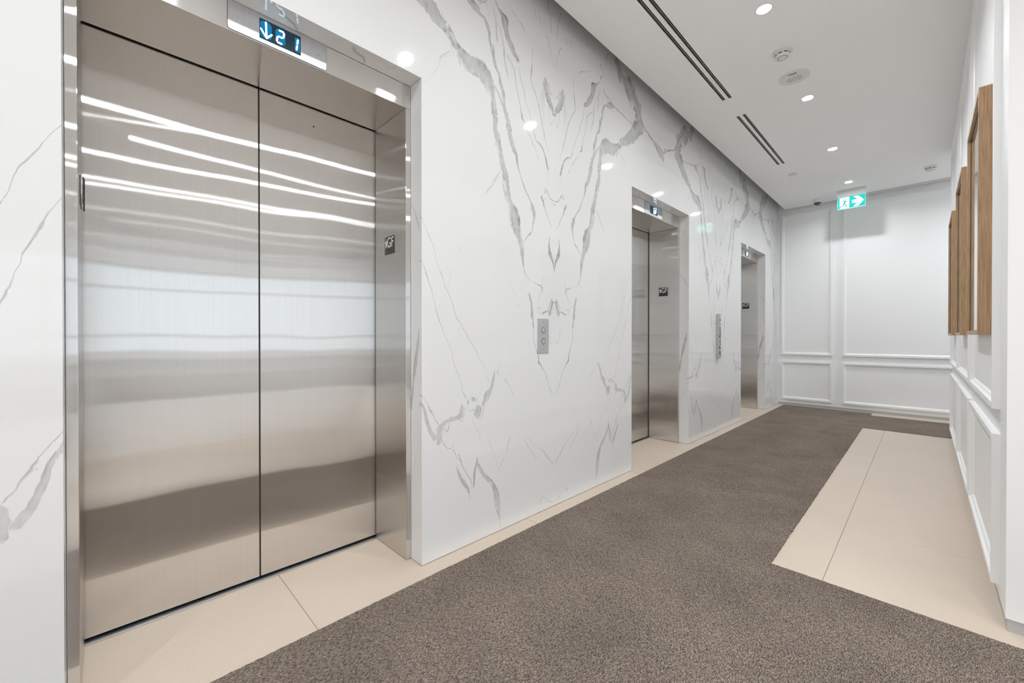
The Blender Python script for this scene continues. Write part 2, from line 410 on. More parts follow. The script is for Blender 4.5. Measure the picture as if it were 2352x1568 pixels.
# ------------------------------------------------------------------ marble wall with bookmatched slabs
# veins of one slab: (darkness, [(distance from the bookmatch seam, height, width) in mm, ...])
VEINS = [
 (0.50, [(924,2625,70),(882,2578,68),(832,2547,56),(790,2521,45),(763,2496,52),(730,2473,51),(686,2450,68),(645,2442,76),(604,2434,93),(567,2418,83),(542,2392,65),(523,2362,43),(512,2324,33),(507,2265,37),(498,2197,37),(488,2153,41),(485,2116,37)]),
 (0.50, [(489,2169,41),(479,2124,42),(464,2074,35),(449,2028,32),(442,1994,40),(426,1951,46),(414,1900,38),(401,1855,41),(385,1804,41),(359,1765,61),(348,1722,66),(346,1681,66),(332,1657,50),(322,1629,39)]),
 (0.55, [(335,1683,50),(322,1638,42),(303,1599,42),(292,1563,34),(286,1526,28),(283,1488,14),(278,1462,8),(266,1428,8),(250,1407,6),(230,1390,4),(204,1389,2)]),
 (0.55, [(195,1381,6),(163,1370,6),(133,1363,13),(117,1356,12),(114,1320,5)]),
 (0.35, [(278,1462,5),(269,1424,5),(258,1394,3),(247,1361,2)]),
 (0.35, [(269,1409,2),(289,1346,2),(300,1322,4),(305,1304,3)]),
 (0.35, [(300,1322,3),(272,1318,2)]),
 (0.55, [(238,1321,6),(224,1289,23),(209,1254,23),(204,1216,26),(204,1180,20),(195,1157,8),(201,1133,6),(189,1106,5),(186,1088,5)]),
 (0.65, [(200,1173,13),(197,1148,7),(189,1115,5),(189,1086,4),(193,1058,4),(184,1021,5),(165,974,5),(151,944,6),(143,907,12),(126,886,11),(107,861,5),(84,834,4),(70,795,4),(46,745,4),(20,704,4),(11,685,3)]),
 (0.80, [(952,2604,3),(914,2564,4),(857,2533,4),(832,2521,4),(795,2493,3),(769,2433,2)]),
 (0.80, [(899,2635,3),(877,2581,4),(857,2533,4)]),
 (0.80, [(752,2462,3),(725,2440,4),(703,2402,5),(668,2396,4),(642,2405,4),(591,2389,4),(561,2356,4),(533,2335,3)]),
 (0.80, [(847,2618,3),(827,2583,3),(803,2570,4),(782,2547,5),(758,2516,4),(730,2499,6),(708,2475,4)]),
 (0.60, [(513,2158,3),(491,2094,3),(467,2034,3),(457,1972,3),(432,1884,3),(401,1796,3),(383,1685,4),(356,1661,4),(343,1630,3)]),
 (0.35, [(758,2460,6),(747,2439,6),(730,2389,4)]),
 (0.40, [(769,2433,2),(811,2413,2),(845,2386,2),(857,2352,2),(877,2314,2),(912,2261,2),(943,2231,2)]),
 (0.50, [(697,2756,12),(651,2751,42),(627,2746,42),(609,2729,20),(579,2727,9),(558,2702,22),(542,2663,17),(539,2628,12),(523,2584,14),(510,2552,18),(497,2520,19),(471,2480,16),(458,2438,21),(442,2396,20),(435,2351,25),(428,2310,29),(411,2253,34),(391,2201,30),(380,2151,29)]),
 (0.50, [(391,2203,28),(375,2162,28),(362,2115,29),(341,2088,23),(330,2046,14),(319,2015,8),(305,1981,5),(289,1948,7),(275,1925,12),(253,1892,6),(233,1870,5),(213,1843,7),(201,1822,24),(189,1790,27),(189,1754,16),(198,1713,6),(204,1681,4),(221,1654,8)]),
 (0.60, [(201,1706,3),(207,1677,4),(224,1655,15),(244,1638,12),(267,1613,5),(278,1592,4),(280,1568,4)]),
 (0.45, [(536,2427,7),(504,2399,16),(471,2365,16),(452,2334,15),(438,2311,15)]),
 (0.35, [(564,2824,8),(554,2792,4),(542,2766,3),(542,2724,3)]),
 (0.45, [(624,2791,15),(609,2779,8),(591,2794,5),(573,2819,3)]),
 (0.45, [(513,2815,6),(497,2767,10),(491,2742,12),(488,2677,14),(481,2642,10)]),
 (0.50, [(491,2747,4),(468,2740,5),(448,2688,5),(432,2643,7),(432,2600,14),(421,2551,10),(404,2500,6),(394,2466,4)]),
 (0.55, [(418,2616,11),(391,2595,11),(366,2572,10),(352,2548,6),(342,2503,6),(331,2453,6),(313,2400,6),(298,2350,8),(287,2309,13),(261,2285,5)]),
 (0.45, [(352,2548,2),(327,2587,3)]),
 (0.60, [(510,2623,4),(507,2573,17),(503,2537,7)]),
 (0.50, [(501,2865,8),(494,2855,10),(478,2835,8),(448,2813,24),(428,2795,44),(421,2760,38),(404,2711,36),(377,2670,37),(359,2644,32),(334,2636,20),(313,2607,18)]),
 (0.50, [(327,2660,6),(302,2642,8)]),
 (0.60, [(313,2597,6),(302,2531,6),(276,2481,6),(265,2430,7),(239,2384,6),(216,2336,6),(193,2282,6),(173,2227,5)]),
 (0.70, [(190,2272,5),(178,2237,4),(163,2217,5),(142,2216,8),(112,2196,12),(87,2159,15),(72,2123,17),(65,2089,15),(59,2074,4),(50,2105,3)]),
 (0.60, [(247,2252,4),(222,2230,5),(190,2186,6),(166,2158,5),(154,2130,8),(136,2104,3)]),
 (0.55, [(258,2264,6),(227,2233,6),(212,2214,5)]),
 (0.35, [(418,2898,5),(377,2882,5),(335,2856,8),(298,2841,12),(269,2821,14),(258,2806,5),(235,2782,4)]),
 (0.60, [(208,2754,7),(197,2723,6),(205,2668,4),(208,2619,12),(216,2559,11),(204,2532,9),(177,2497,8),(153,2454,8),(133,2399,8),(113,2337,7),(88,2255,6)]),
 (0.60, [(100,2304,5),(84,2249,5),(65,2211,4),(53,2182,3)]),
 (0.50, [(85,2638,8),(85,2590,40),(68,2537,42),(43,2493,42),(17,2460,29),(4,2421,11)]),
 (0.55, [(55,2477,5),(47,2415,4),(34,2366,7),(21,2376,4),(4,2415,4)]),
 (0.60, [(60,2617,6),(38,2560,8),(6,2544,9)]),
 (0.60, [(70,3111,10),(57,3067,8),(41,3036,6),(32,2984,5),(31,2926,4)]),
 (0.55, [(88,2889,9),(69,2882,10),(57,2877,9),(44,2838,6),(25,2786,6),(6,2725,5)]),
 (0.50, [(155,3000,6),(137,2967,7),(119,2921,8)]),
 (0.40, [(119,2949,3),(104,2961,6),(94,2942,4),(113,2924,2)]),
 (0.35, [(199,3026,7),(185,2996,4),(167,2935,11)]),
 (0.50, [(626,3138,9),(591,3072,12),(587,3037,8)]),
 (0.45, [(530,3005,8),(513,2979,11),(548,2952,5),(522,2898,17),(518,2872,13)]),
 (0.75, [(84,1974,3),(93,1947,7),(90,1928,6),(78,1935,4),(75,1956,5),(84,1970,5)]),
 (0.75, [(75,1960,7),(59,1932,7),(46,1914,7),(21,1902,8),(1,1905,7)]),
 (0.65, [(109,1915,4),(121,1894,14),(105,1876,18),(96,1846,12),(74,1810,6),(59,1785,8),(40,1756,8),(24,1726,5)]),
 (0.50, [(99,1889,4),(59,1899,3)]),
 (0.60, [(14,1897,5),(8,1878,11),(1,1872,6)]),
 (0.65, [(40,1679,4),(49,1641,6),(49,1604,14),(46,1571,23),(30,1549,20),(14,1526,16),(4,1494,11),(1,1453,4)]),
 (0.55, [(43,1617,3),(24,1632,3),(11,1663,3)]),
 (0.45, [(87,1462,3),(102,1422,3),(114,1377,4),(126,1347,5),(132,1311,5),(151,1274,3),(162,1253,2)]),
 (0.55, [(52,1341,4),(30,1308,4)]),
 (0.55, [(20,1294,26),(21,1274,38),(30,1244,38),(42,1211,32),(38,1184,13)]),
 (0.85, [(4,1293,3),(23,1296,4),(36,1264,5),(58,1218,6),(42,1178,5)]),
 (0.80, [(4,1254,4),(26,1187,4)]),
 (0.60, [(39,1177,2),(1,1176,3)]),
 (0.75, [(58,1206,7),(74,1213,12),(96,1204,8),(111,1200,13),(117,1183,6)]),
 (0.60, [(117,1216,11),(126,1227,7),(153,1234,4),(150,1206,4),(120,1199,3)]),
 (0.50, [(67,1110,3),(52,1065,4),(35,1016,4),(23,1018,4),(12,1029,3),(0,1017,3)]),
 (0.35, [(474,1611,4),(464,1591,4)]),
 (0.25, [(457,1574,2),(449,1554,2)]),
 (0.30, [(431,1458,2),(409,1402,3),(385,1363,3),(354,1310,3),(332,1281,3)]),
 (0.40, [(338,1223,2),(321,1235,6),(297,1242,2)]),
 (0.45, [(459,1971,2),(471,1942,3),(489,1905,4),(518,1862,4),(548,1829,5),(586,1791,2)]),
 (0.25, [(633,1719,3),(655,1691,2),(679,1642,2),(698,1601,2)]),
 (0.30, [(727,1522,2),(742,1476,3),(752,1452,2)]),
 (0.35, [(784,1399,2),(792,1372,3),(796,1340,2)]),
 (0.35, [(790,1383,2),(800,1317,2),(806,1300,3),(812,1280,2)]),
 (0.55, [(988,1664,3),(968,1626,3),(948,1594,2),(925,1546,4),(912,1520,5),(896,1495,3),(885,1465,3),(875,1422,3),(859,1383,3),(836,1338,4)]),
 (0.60, [(855,1375,3),(839,1348,4),(824,1298,4),(804,1265,4),(785,1227,4),(772,1195,4),(760,1159,4),(750,1143,5),(734,1127,4),(719,1101,4),(698,1078,4),(677,1044,4),(650,1010,4),(630,985,4),(619,957,4),(592,922,3),(567,880,3)]),
 (0.40, [(732,1117,2),(742,1097,3),(752,1081,2)]),
 (0.45, [(569,883,4),(562,855,2),(550,829,5),(543,818,3),(529,796,2)]),
 (0.40, [(550,829,4),(560,819,3)]),
 (0.50, [(996,1488,4),(975,1443,3),(952,1403,3),(938,1371,5),(922,1333,6)]),
 (0.55, [(938,1366,3),(925,1333,8),(911,1300,4),(900,1273,5),(894,1242,3),(885,1221,2),(881,1196,5),(870,1165,7),(859,1137,7),(843,1102,5),(828,1067,5),(812,1038,4),(797,1009,3),(787,989,3),(781,956,4),(769,917,4),(752,883,6),(744,870,6)]),
 (0.30, [(777,1018,2),(787,992,2)]),
 (0.20, [(862,1216,4),(847,1163,3),(834,1131,2)]),
 (0.55, [(765,908,5),(748,877,5),(730,833,4),(721,792,4),(707,764,6),(692,739,8)]),
 (0.80, [(692,705,4),(707,697,3),(711,670,3),(711,657,3),(724,635,3),(755,651,3),(777,642,3),(797,644,4),(803,624,4),(809,606,7),(819,596,4),(832,621,3),(840,611,3),(844,587,3),(846,567,3),(836,546,3),(817,521,3),(789,511,3),(775,522,3),(765,539,3)]),
 (0.42, [(719,725,9),(726,696,25),(728,666,29),(761,657,17),(793,655,24),(821,646,29),(840,636,23),(859,617,32),(863,589,35),(863,564,30),(863,535,11)]),
 (0.40, [(1000,839,11),(979,791,14),(958,752,16),(951,736,17),(939,707,14),(935,679,19),(922,643,20),(908,615,18),(889,590,19),(871,568,22)]),
 (0.55, [(979,822,3),(962,796,3),(946,776,3),(930,752,7),(915,726,10),(897,695,10),(878,661,7),(859,636,8)]),
 (0.40, [(915,721,7),(926,710,5)]),
 (0.75, [(683,744,13),(682,721,10),(687,704,4)]),
 (0.40, [(672,750,10),(655,741,22),(639,719,16)]),
 (0.70, [(633,753,7),(626,735,6),(639,716,4)]),
 (0.50, [(657,786,2),(655,762,5)]),
 (0.45, [(628,711,21),(615,682,39),(615,658,39),(606,632,17)]),
 (0.85, [(677,696,3),(668,678,3),(646,686,4),(642,658,5),(637,643,3),(615,632,3),(599,622,4),(590,644,4),(583,671,4),(576,698,4)]),
 (0.45, [(583,685,12),(578,712,19),(565,739,27),(546,762,31),(532,775,18),(520,798,14),(512,826,17),(505,851,12),(503,876,5)]),
 (0.75, [(501,887,5),(500,854,4),(510,812,3),(524,770,3),(546,730,4),(560,710,4)]),
 (0.40, [(615,741,2),(601,777,2),(583,804,2)]),
 (0.50, [(464,921,4),(473,874,3),(488,864,11),(456,846,2)]),
 (0.50, [(438,825,3),(423,816,9),(405,800,4),(377,757,4),(357,717,4)]),
 (0.55, [(657,650,3),(651,625,3),(633,591,3),(610,550,4),(606,524,3),(617,518,2)]),
 (0.40, [(855,537,2),(852,511,2),(836,482,2)]),
 (0.50, [(785,509,4),(769,491,9),(761,469,3),(753,448,3)]),
 (0.35, [(744,479,3),(736,458,5)]),
 (0.30, [(551,529,2),(522,460,3),(493,400,3)]),
 (0.55, [(382,503,4),(403,455,4),(416,421,3)]),
 (0.30, [(734,507,4),(719,509,3),(698,499,3)]),
 (0.55, [(783,511,6),(769,491,7),(757,461,3),(743,443,2)]),
 (0.60, [(747,479,4),(735,445,10),(723,419,8),(709,392,9),(694,365,7),(669,330,5),(663,314,4),(666,287,4)]),
 (0.50, [(752,437,2),(755,411,3),(740,373,15),(718,332,18),(696,303,18),(681,275,13),(676,250,6),(674,230,2)]),
 (0.75, [(738,345,2),(709,306,3),(681,264,3),(674,277,4),(663,287,3),(648,275,4)]),
 (0.55, [(625,442,3),(625,410,13),(640,373,16),(645,342,16),(646,310,13),(651,279,7)]),
 (0.75, [(622,425,3),(633,379,4),(640,325,4),(648,275,5)]),
 (0.42, [(622,405,14),(606,369,22),(580,334,17),(552,307,21),(519,274,22),(502,240,29),(488,203,37),(482,163,36),(480,133,30),(471,92,15),(467,57,4),(462,26,2),(451,5,3)]),
 (0.65, [(553,299,3),(525,263,3),(508,208,4),(500,147,3),(474,89,3)]),
 (0.50, [(482,248,3),(468,197,4),(462,136,4),(467,95,4)]),
 (0.30, [(552,530,3),(525,463,3),(497,407,3),(485,367,4),(465,328,5),(454,304,3)]),
 (0.60, [(385,501,5),(400,465,5),(415,420,4)]),
 (0.60, [(424,392,6),(451,370,5),(465,333,5)]),
 (0.30, [(477,331,2),(485,270,3)]),
 (0.55, [(284,488,3),(252,437,4),(205,374,4),(153,324,4)]),
 (0.55, [(258,484,4),(225,455,3),(171,406,2),(129,377,4),(107,368,6),(78,334,9),(49,299,7),(19,278,6),(2,263,4)]),
 (0.40, [(49,297,3),(2,241,4)]),
 (0.40, [(436,199,3),(415,170,3),(403,149,2)]),
 (0.50, [(580,134,4),(577,112,4)]),
 (0.50, [(519,124,5),(520,112,4)]),
 (0.55, [(134,45,6),(132,63,10),(107,87,4),(71,56,3),(45,39,5),(5,26,5)]),
 (0.50, [(866,3072,101),(912,3000,124),(990,2938,133),(1054,2860,159),(1087,2784,136),(1022,2697,97),(928,2609,70),(883,2567,52)]),
 (0.50, [(709,3138,41),(746,3101,62),(794,3053,95),(843,2999,102)]),
 (0.75, [(942,3013,10),(1038,2918,12),(1146,2781,14),(1223,2751,13),(1313,2715,21)]),
 (0.45, [(1313,2715,19),(1405,2686,58),(1462,2660,89),(1521,2626,81),(1541,2601,30)]),
 (0.70, [(1349,2719,10),(1443,2698,11),(1511,2676,13),(1550,2679,8)]),
 (0.70, [(1146,2773,7),(1071,2698,8),(975,2625,6),(883,2559,5)]),
 (0.60, [(897,2738,6),(959,2730,13),(944,2677,9),(882,2617,5)]),
 (0.50, [(554,2846,14),(578,2803,15),(622,2793,15),(693,2767,13),(760,2757,16),(828,2748,12),(913,2736,9),(972,2736,6)]),
 (0.45, [(597,2753,23),(654,2758,39),(700,2762,16)]),
 (0.30, [(788,2447,7),(843,2400,9),(857,2361,6)]),
 (0.40, [(460,1961,6),(495,1909,11),(532,1856,7),(562,1821,6)]),
 (0.30, [(747,2463,37),(734,2402,7)]),
]
def smooth_line(pts, step):
    """Catmull-Rom through (u, v, w), resampled"""
    P = np.array(pts, float) / 1000.0
    if len(P) == 2: P = np.vstack([P[0], P.mean(0), P[1]])
    Q = np.vstack([2*P[0] - P[1], P, 2*P[-1] - P[-2]])
    out = []
    for i in range(1, len(Q) - 2):
        p0, p1, p2, p3 = Q[i-1], Q[i], Q[i+1], Q[i+2]
        n = max(1, int(np.hypot(*(p2 - p1)[:2]) / step))
        for k in range(n):
            t = k / n
            c = 0.5 * (2*p1 + (p2 - p0)*t + (2*p0 - 5*p1 + 4*p2 - p3)*t*t + (3*p1 - p0 - 3*p2 + p3)*t**3)
            c[2] = p1[2] + (p2[2] - p1[2]) * t
            out.append(c)
    out.append(P[-1].copy())
    return np.array(out)

def vein_mesh(veins, rect, cuts_u, cuts_v, edge=1.0, fat=1.12):
    """constrained triangulation of the slab with its veins; returns points, triangles, vein darkness"""
    u0, u1, v0, v1 = rect
    pts = []; edges = []; strips = []; own = {}
    def line(ps):
        k = len(pts); pts.extend(ps); edges.extend((k+i, k+i+1) for i in range(len(ps) - 1))
    for st, L in veins:
        wmax = max(p[2] for p in L) / 1000.0
        c = smooth_line(L, 0.010 if wmax < .02 else 0.013)
        t = np.gradient(c[:, :2], axis=0); t /= np.linalg.norm(t, axis=1)[:, None] + 1e-9
        nn = np.stack([-t[:, 1], t[:, 0]], 1)
        m = len(c); s0 = np.ones(m)
        c[:, :2] += nn * (rng.normal(0, 1, m) * np.minimum(0.0012, .12 * c[:, 2]))[:, None]
        w = np.maximum(c[:, 2] * 0.5 * fat, 0.0013)
        def wob():
            r = rng.uniform(-1, 1, m + 8)
            return (np.convolve(r, np.ones(5) / 5, 'same')[4:m+4] * .75 + r[4:m+4] * (.22 if wmax < .02 else .10)) * edge
        wl = w * np.clip(1 + wob(), .45, 1.6); wr = w * np.clip(1 + wob(), .45, 1.6)
        wl[[0, -1]] *= .3; wr[[0, -1]] *= .3
        core = 0.62 if wmax > .02 else 0.35
        dark = st * (1 + rng.uniform(-.18, .12, m))
        dark[[0, -1]] = 0
        el = er = 1.0; mid = 1.0
        if wmax > .02:                      # wide veins: pale body, broken darker rims
            core = 0.80; mid = .80
            ph = rng.uniform(0, 6, 4); s_ = np.arange(m)
            el = 1.05 + .55 * np.sin(s_ * .31 + ph[0]) * np.sin(s_ * .13 + ph[1]) + rng.uniform(-.12, .12, m)
            er = 1.15 + .60 * np.sin(s_ * .27 + ph[2]) * np.sin(s_ * .17 + ph[3]) + rng.uniform(-.12, .12, m)
        rails = [(c[:, :2] + nn * wl[:, None], 0 * s0), (c[:, :2] + nn * (wl * core)[:, None], el * s0), (c[:, :2], mid * s0),
                 (c[:, :2] - nn * (wr * core)[:, None], er * s0), (c[:, :2] - nn * wr[:, None], 0 * s0)]
        if wmax < .012: rails = [rails[0], rails[2], rails[4]]
        si = len(strips)
        for r, val in rails:
            own.update({len(pts) + i: (si, dark[i] * val[i]) for i in range(m)})
            line([Vector(p) for p in r])
        strips.append((c[:, :2], np.minimum(wl, wr) * .88, dark, core if wmax >= .012 else 0.0))
    eps = 0.05
    for u in cuts_u: line([Vector((u, v0 - eps)), Vector((u, v1 + eps))])
    for v in cuts_v: line([Vector((u0 - eps, v)), Vector((u1 + eps, v))])
    vo, eo, fo, ov, *_ = delaunay_2d_cdt(pts, edges, [], 0, 1e-5)
    mine = np.full(len(vo), -1)
    V2 = np.array([tuple(p) for p in vo]); T = np.array([tuple(f) for f in fo])
    dk = np.zeros(len(V2))
    for i, o in enumerate(ov):
        for q in o:
            if q in own: mine[i] = own[q][0]; dk[i] = max(dk[i], own[q][1])
    for si, (c, w, dark, core) in enumerate(strips):
        lo = c.min(0) - w.max() * 1.3; hi = c.max(0) + w.max() * 1.3
        idx = np.where(((V2 >= lo) & (V2 <= hi)).all(1))[0]
        if not len(idx) or len(c) < 2: continue
        p = V2[idx][:, None, :]; a = c[None, :-1]; b = c[None, 1:]
        ab = b - a; tt = np.clip(((p - a) * ab).sum(2) / ((ab**2).sum(2) + 1e-12), 0, 1)
        d = np.linalg.norm(p - (a + ab * tt[..., None]), axis=2)
        ww = w[None, :-1] * (1 - tt) + w[None, 1:] * tt
        dd = dark[None, :-1] * (1 - tt) + dark[None, 1:] * tt
        s = np.clip((1 - d / ww) / (1 - core) * 1.02, 0, 1) * dd * (.82 if core > .7 else 1.0)
        s = s.max(1); s[mine[idx] == si] = 0
        dk[idx] = np.maximum(dk[idx], s)
    return V2, T, dk

CENTRES = [-1.05, 1.985, 4.873]                     # bookmatch seams in the middle of the piers
SEAMS = [-2.57, -1.05, 0.4675, 1.985, 3.51, 4.873, 6.236, FAR]
cut_u = {0.0, 1.56}
slabs = []
for a, b in zip(SEAMS[:-1], SEAMS[1:]):
    c = min(CENTRES + [7.599], key=lambda q: abs((a + b) / 2 - q))
    sgn = 1 if (a + b) / 2 > c else -1
    ops = []
    for d in DOORS:
        lo, hi = max(a, d - OPEN_W), min(b, d + OPEN_W)
        if hi > lo: ops.append((lo, hi))
    slabs.append((a + .00008, b - .00008, c, sgn, ops))
    for y in [a + .00008, b - .00008] + [y for o in ops for y in o]: cut_u.add(round(abs(y - c), 6))
MV, MT, MD = vein_mesh(VEINS, (0, 1.56, 0, COVE), sorted(cut_u), [0.0, OPEN_H, COVE])
MCEN = MV[MT].mean(1)

def sheet(name, V2, T, dk, fn, back, mat, parent):
    """thin slab: triangulated front with its vein attribute, plus the cut edges"""
    used, inv = np.unique(T, return_inverse=True); T = inv.reshape(T.shape); V2 = V2[used]; dk = dk[used]
    cnt = {}
    for t in T:
        for i in range(3):
            e = (int(t[i]), int(t[(i+1) % 3])); k = (min(e), max(e)); cnt.setdefault(k, []).append(e)
    rim = [e[0] for e in cnt.values() if len(e) == 1]
    n = len(V2)
    vs = [fn(u, v, 0.0) for u, v in V2]; fs = [tuple(int(i) for i in t) for t in T]
    bk = {}
    vals = list(dk)
    for a, b in rim:
        for i in (a, b):
            if i not in bk: bk[i] = len(vs); vs.append(fn(V2[i][0], V2[i][1], -back)); vals.append(dk[i])
        fs.append((b, a, bk[a], bk[b]))
    me = bpy.data.meshes.new(name); me.from_pydata(vs, [], fs)
    at = me.attributes.new('vein', 'FLOAT', 'POINT'); at.data.foreach_set('value', np.array(vals, dtype=np.float32))
    me.materials.append(mat); me.update()
    return link(bpy.data.objects.new(name, me), parent)

holes = [(d - OPEN_W - .004, d + OPEN_W + .004, -1, OPEN_H + .004) for d in DOORS]
wall_left = holed(lambda a, b, d: (d, a, b), NEAR, FAR, 0.0, COVE, holes, -0.60, -0.0205).build('wall_left', M['paint'])
tag(wall_left, 'white marble wall with grey bookmatched veins around the three elevators', kind='structure')
for a, b, c, sgn, ops in slabs:
    yc = c + sgn * MCEN[:, 0]
    keep = (yc > a) & (yc < b) & (MCEN[:, 0] > 0) & (MCEN[:, 1] > 0.0) & (MCEN[:, 1] < COVE)
    for lo, hi in ops: keep &= ~((yc > lo) & (yc < hi) & (MCEN[:, 1] < OPEN_H))
    T = MT[keep]
    if sgn < 0: T = T[:, ::-1]
    sheet('marble_slab', MV, T, MD, lambda u, v, d, c=c, s=sgn: (d, c + s * u, max(v, 0.003)), 0.020, M['marble'], wall_left)
box('marble_slab', M['marble'], wall_left, -.02, 0, NEAR, SEAMS[0], 0.003, COVE)
# marble returns into the openings (both cheeks and the head)
CHEEK = [(.5, [(0, 1690, 4), (30, 1650, 5), (60, 1590, 8), (94, 1500, 10)]), (.5, [(0, 700, 8), (30, 900, 20), (60, 1010, 30), (94, 1120, 40)]),
         (.35, [(20, 2050, 3), (60, 2110, 4), (94, 2150, 4)]), (.3, [(10, 420, 4), (40, 470, 5), (50, 520, 3)])]
CHEEK = [(s, [(94 - u, v, w) for u, v, w in L]) for s, L in CHEEK]
HEAD = [(.4, [(20, 520, 4), (45, 560, 10), (70, 600, 14), (94, 610, 6)]), (.45, [(10, 800, 10), (40, 820, 16), (55, 860, 20), (94, 890, 8)]),
        (.35, [(50, 180, 6), (70, 260, 14), (94, 300, 5)]), (.3, [(0, 1010, 5), (60, 960, 6)])]
CV, CT, CD = vein_mesh(CHEEK, (0, .094, 0, OPEN_H), [.0204, .094], [.003, OPEN_H - .0005])
HV, HT, HD = vein_mesh(HEAD, (0, .094, 0, 2*OPEN_W), [.0204, .094], [.0005, 2*OPEN_W - .0005])
def inside(V2, T, u, v):
    c = V2[T].mean(1); return T[(c[:, 0] > .0204) & (c[:, 0] < u) & (c[:, 1] > v[0]) & (c[:, 1] < v[1])]
CTI = inside(CV, CT, .094, (.003, OPEN_H - .0005)); HTI = inside(HV, HT, .094, (.0005, 2*OPEN_W - .0005))
for d in DOORS:
    sheet('marble_return', CV, CTI, CD, lambda u, v, q, y=d + OPEN_W: (-u, y - q, v), 0.004, M['marble'], wall_left)
    sheet('marble_return', CV, CTI[:, ::-1], CD, lambda u, v, q, y=d - OPEN_W: (-u, y + q, v), 0.004, M['marble'], wall_left)
    sheet('marble_return', HV, HTI, HD, lambda u, v, q, y=d - OPEN_W: (-u, y + v, OPEN_H - q), 0.004, M['marble'], wall_left)

# ------------------------------------------------------------------ floor of porcelain tiles
floor = box('floor', M['grout'], None, -0.60, LOB + .3, NEAR - .1, FAR + .1, -0.06, -0.0015)
tag(floor, 'beige porcelain tile floor with thin dark joints', kind='structure')
TX = [-0.481 + 0.6 * i for i in range(0, 6)]; TY = [-3.03 + 1.19 * j for j in range(0, 10)]
tile_cache = {}
for i in range(len(TX) - 1):
    for j in range(len(TY) - 1):
        x0, x1 = TX[i] + .0012, TX[i+1] - .0012; y0, y1 = max(TY[j] + .0012, NEAR - .05), min(TY[j+1] - .0012, FAR + .02)
        if y1 - y0 < .05: continue
        k = (round(x1 - x0, 4), round(y1 - y0, 4))
        if k not in tile_cache:
            o = MB().box(-k[0]/2, k[0]/2, -k[1]/2, k[1]/2, -.009, 0).build('tile', M['tile'], floor, bevel=.0008, segs=1)
            tile_cache[k] = o.data
        else:
            o = link(bpy.data.objects.new('tile', tile_cache[k]), floor)
        o.location = ((x0 + x1) / 2, (y0 + y1) / 2, 0)
box('tile_field', M['pale'], floor, TX[-1] + .0012, LOB + .2, NEAR - .05, FAR + .02, -.009, 0)

# ------------------------------------------------------------------ ceiling with its slots
SLOTS = []   # (x0, x1, y0, y1)
for y0, y1 in ((0.95, 3.635), (3.985, 5.435)):
    SLOTS += [(.443, .466, y0, y1), (.491, .514, y0, y1)]
for y0, y1 in ((7.352, 7.366), (7.378, 7.392)): SLOTS.append((1.06, 3.4, y0, y1))
ceiling = holed(lambda a, b, d: (a, b, d), CEIL_X, LOB + .2, NEAR - .05, CEIL_Y, SLOTS, H, H + .03).build('ceiling', M['ceilp'])
tag(ceiling, 'white plaster ceiling with a shadow gap along the marble', kind='structure')
box('cove_top', M['paint'], ceiling, -.02, LOB + .2, NEAR - .05, FAR + .1, COVE, COVE + .05)

def slot_diffuser(label, pair, along_y=True):
    x0, x1 = min(p[0] for p in pair), max(p[1] for p in pair); y0, y1 = min(p[2] for p in pair), max(p[3] for p in pair)
    cx, cy = (x0 + x1) / 2, (y0 + y1) / 2
    t = thing('slot_diffuser', (cx, cy, H), label, 'air vent', 'linear slot diffusers in the ceiling')
    for a, b, c, d in pair:
        a -= cx; b -= cx; c -= cy; d -= cy; z = H - t.location.z
        box('slot_throat', M['slot'], t, a - .001, b + .001, c - .001, d + .001, z + .045, z + .055)
        w = .0016
        if along_y:
            for s in (a - .0008, b - w + .0008): box('slot_rail', M['slotm'], t, s, s + w, c, d, z + .001, z + .046)
            m = (a + b) / 2; box('deflector', M['slotm'], t, m - .0055, m - .001, c + .002, d - .002, z + .010, z + .030)
            for e in (c, d - .003): box('end_cap', M['slotm'], t, a, b, e, e + .003, z + .001, z + .046)
        else:
            for s in (c - .0008, d - w + .0008): box('slot_rail', M['slotm'], t, a, b, s, s + w, z + .001, z + .046)
    return t
slot_diffuser('long twin slot air diffuser in the ceiling, nearest to the camera', SLOTS[0:2])
slot_diffuser('short twin slot air diffuser in the ceiling above the second elevator', SLOTS[2:4])
slot_diffuser('thin twin slot in the ceiling running along the panelled far wall', SLOTS[4:6], along_y=False)

# ------------------------------------------------------------------ panelled walls
def moulding(name, mat, parent, a0, a1, b0, b1, fn, w=.042, dp=.022):
    """mitred picture-frame moulding with a stepped profile; fn(a, b, depth)"""
    prof = [(0, 0), (0, dp), (.024, dp), (.029, dp * .55), (w - .004, dp * .30), (w, 0)]     # (inset, depth)
    m = MB()
    for i in range(len(prof) - 1):
        (i0, d0), (i1, d1) = prof[i], prof[i+1]
        r0 = [(a0 + i0, b0 + i0), (a1 - i0, b0 + i0), (a1 - i0, b1 - i0), (a0 + i0, b1 - i0)]
        r1 = [(a0 + i1, b0 + i1), (a1 - i1, b0 + i1), (a1 - i1, b1 - i1), (a0 + i1, b1 - i1)]
        for k in range(4):
            l = (k + 1) % 4
            m.add([fn(*r0[k], d0), fn(*r0[l], d0), fn(*r1[l], d1), fn(*r1[k], d1)], [(0, 1, 2, 3)])
    return m.build(name, mat, parent)
LOW, UP = (.092, .678), (.776, 2.930)
wall_far = box('wall_far', M['paint'], None, -.02, 5.2, FAR, FAR + .12, 0.036, COVE)
tag(wall_far, 'white far wall with framed panels at the end of the corridor', kind='structure')
for a, b in ((.052, .684), (.800, 1.98), (2.10, 3.28), (3.40, 4.58)):
    for z0, z1 in (LOW, UP):
        moulding('panel_moulding', M['paint'], wall_far, a, b, z0, z1, lambda p, q, d: (p, FAR - d, q))
bb = box('baseboard_far', M['alug'], None, 0.001, 5.2, FAR + .006, FAR + .1, 0.0, .0365); tag(bb, 'thin grey recessed base along the far wall', kind='structure')

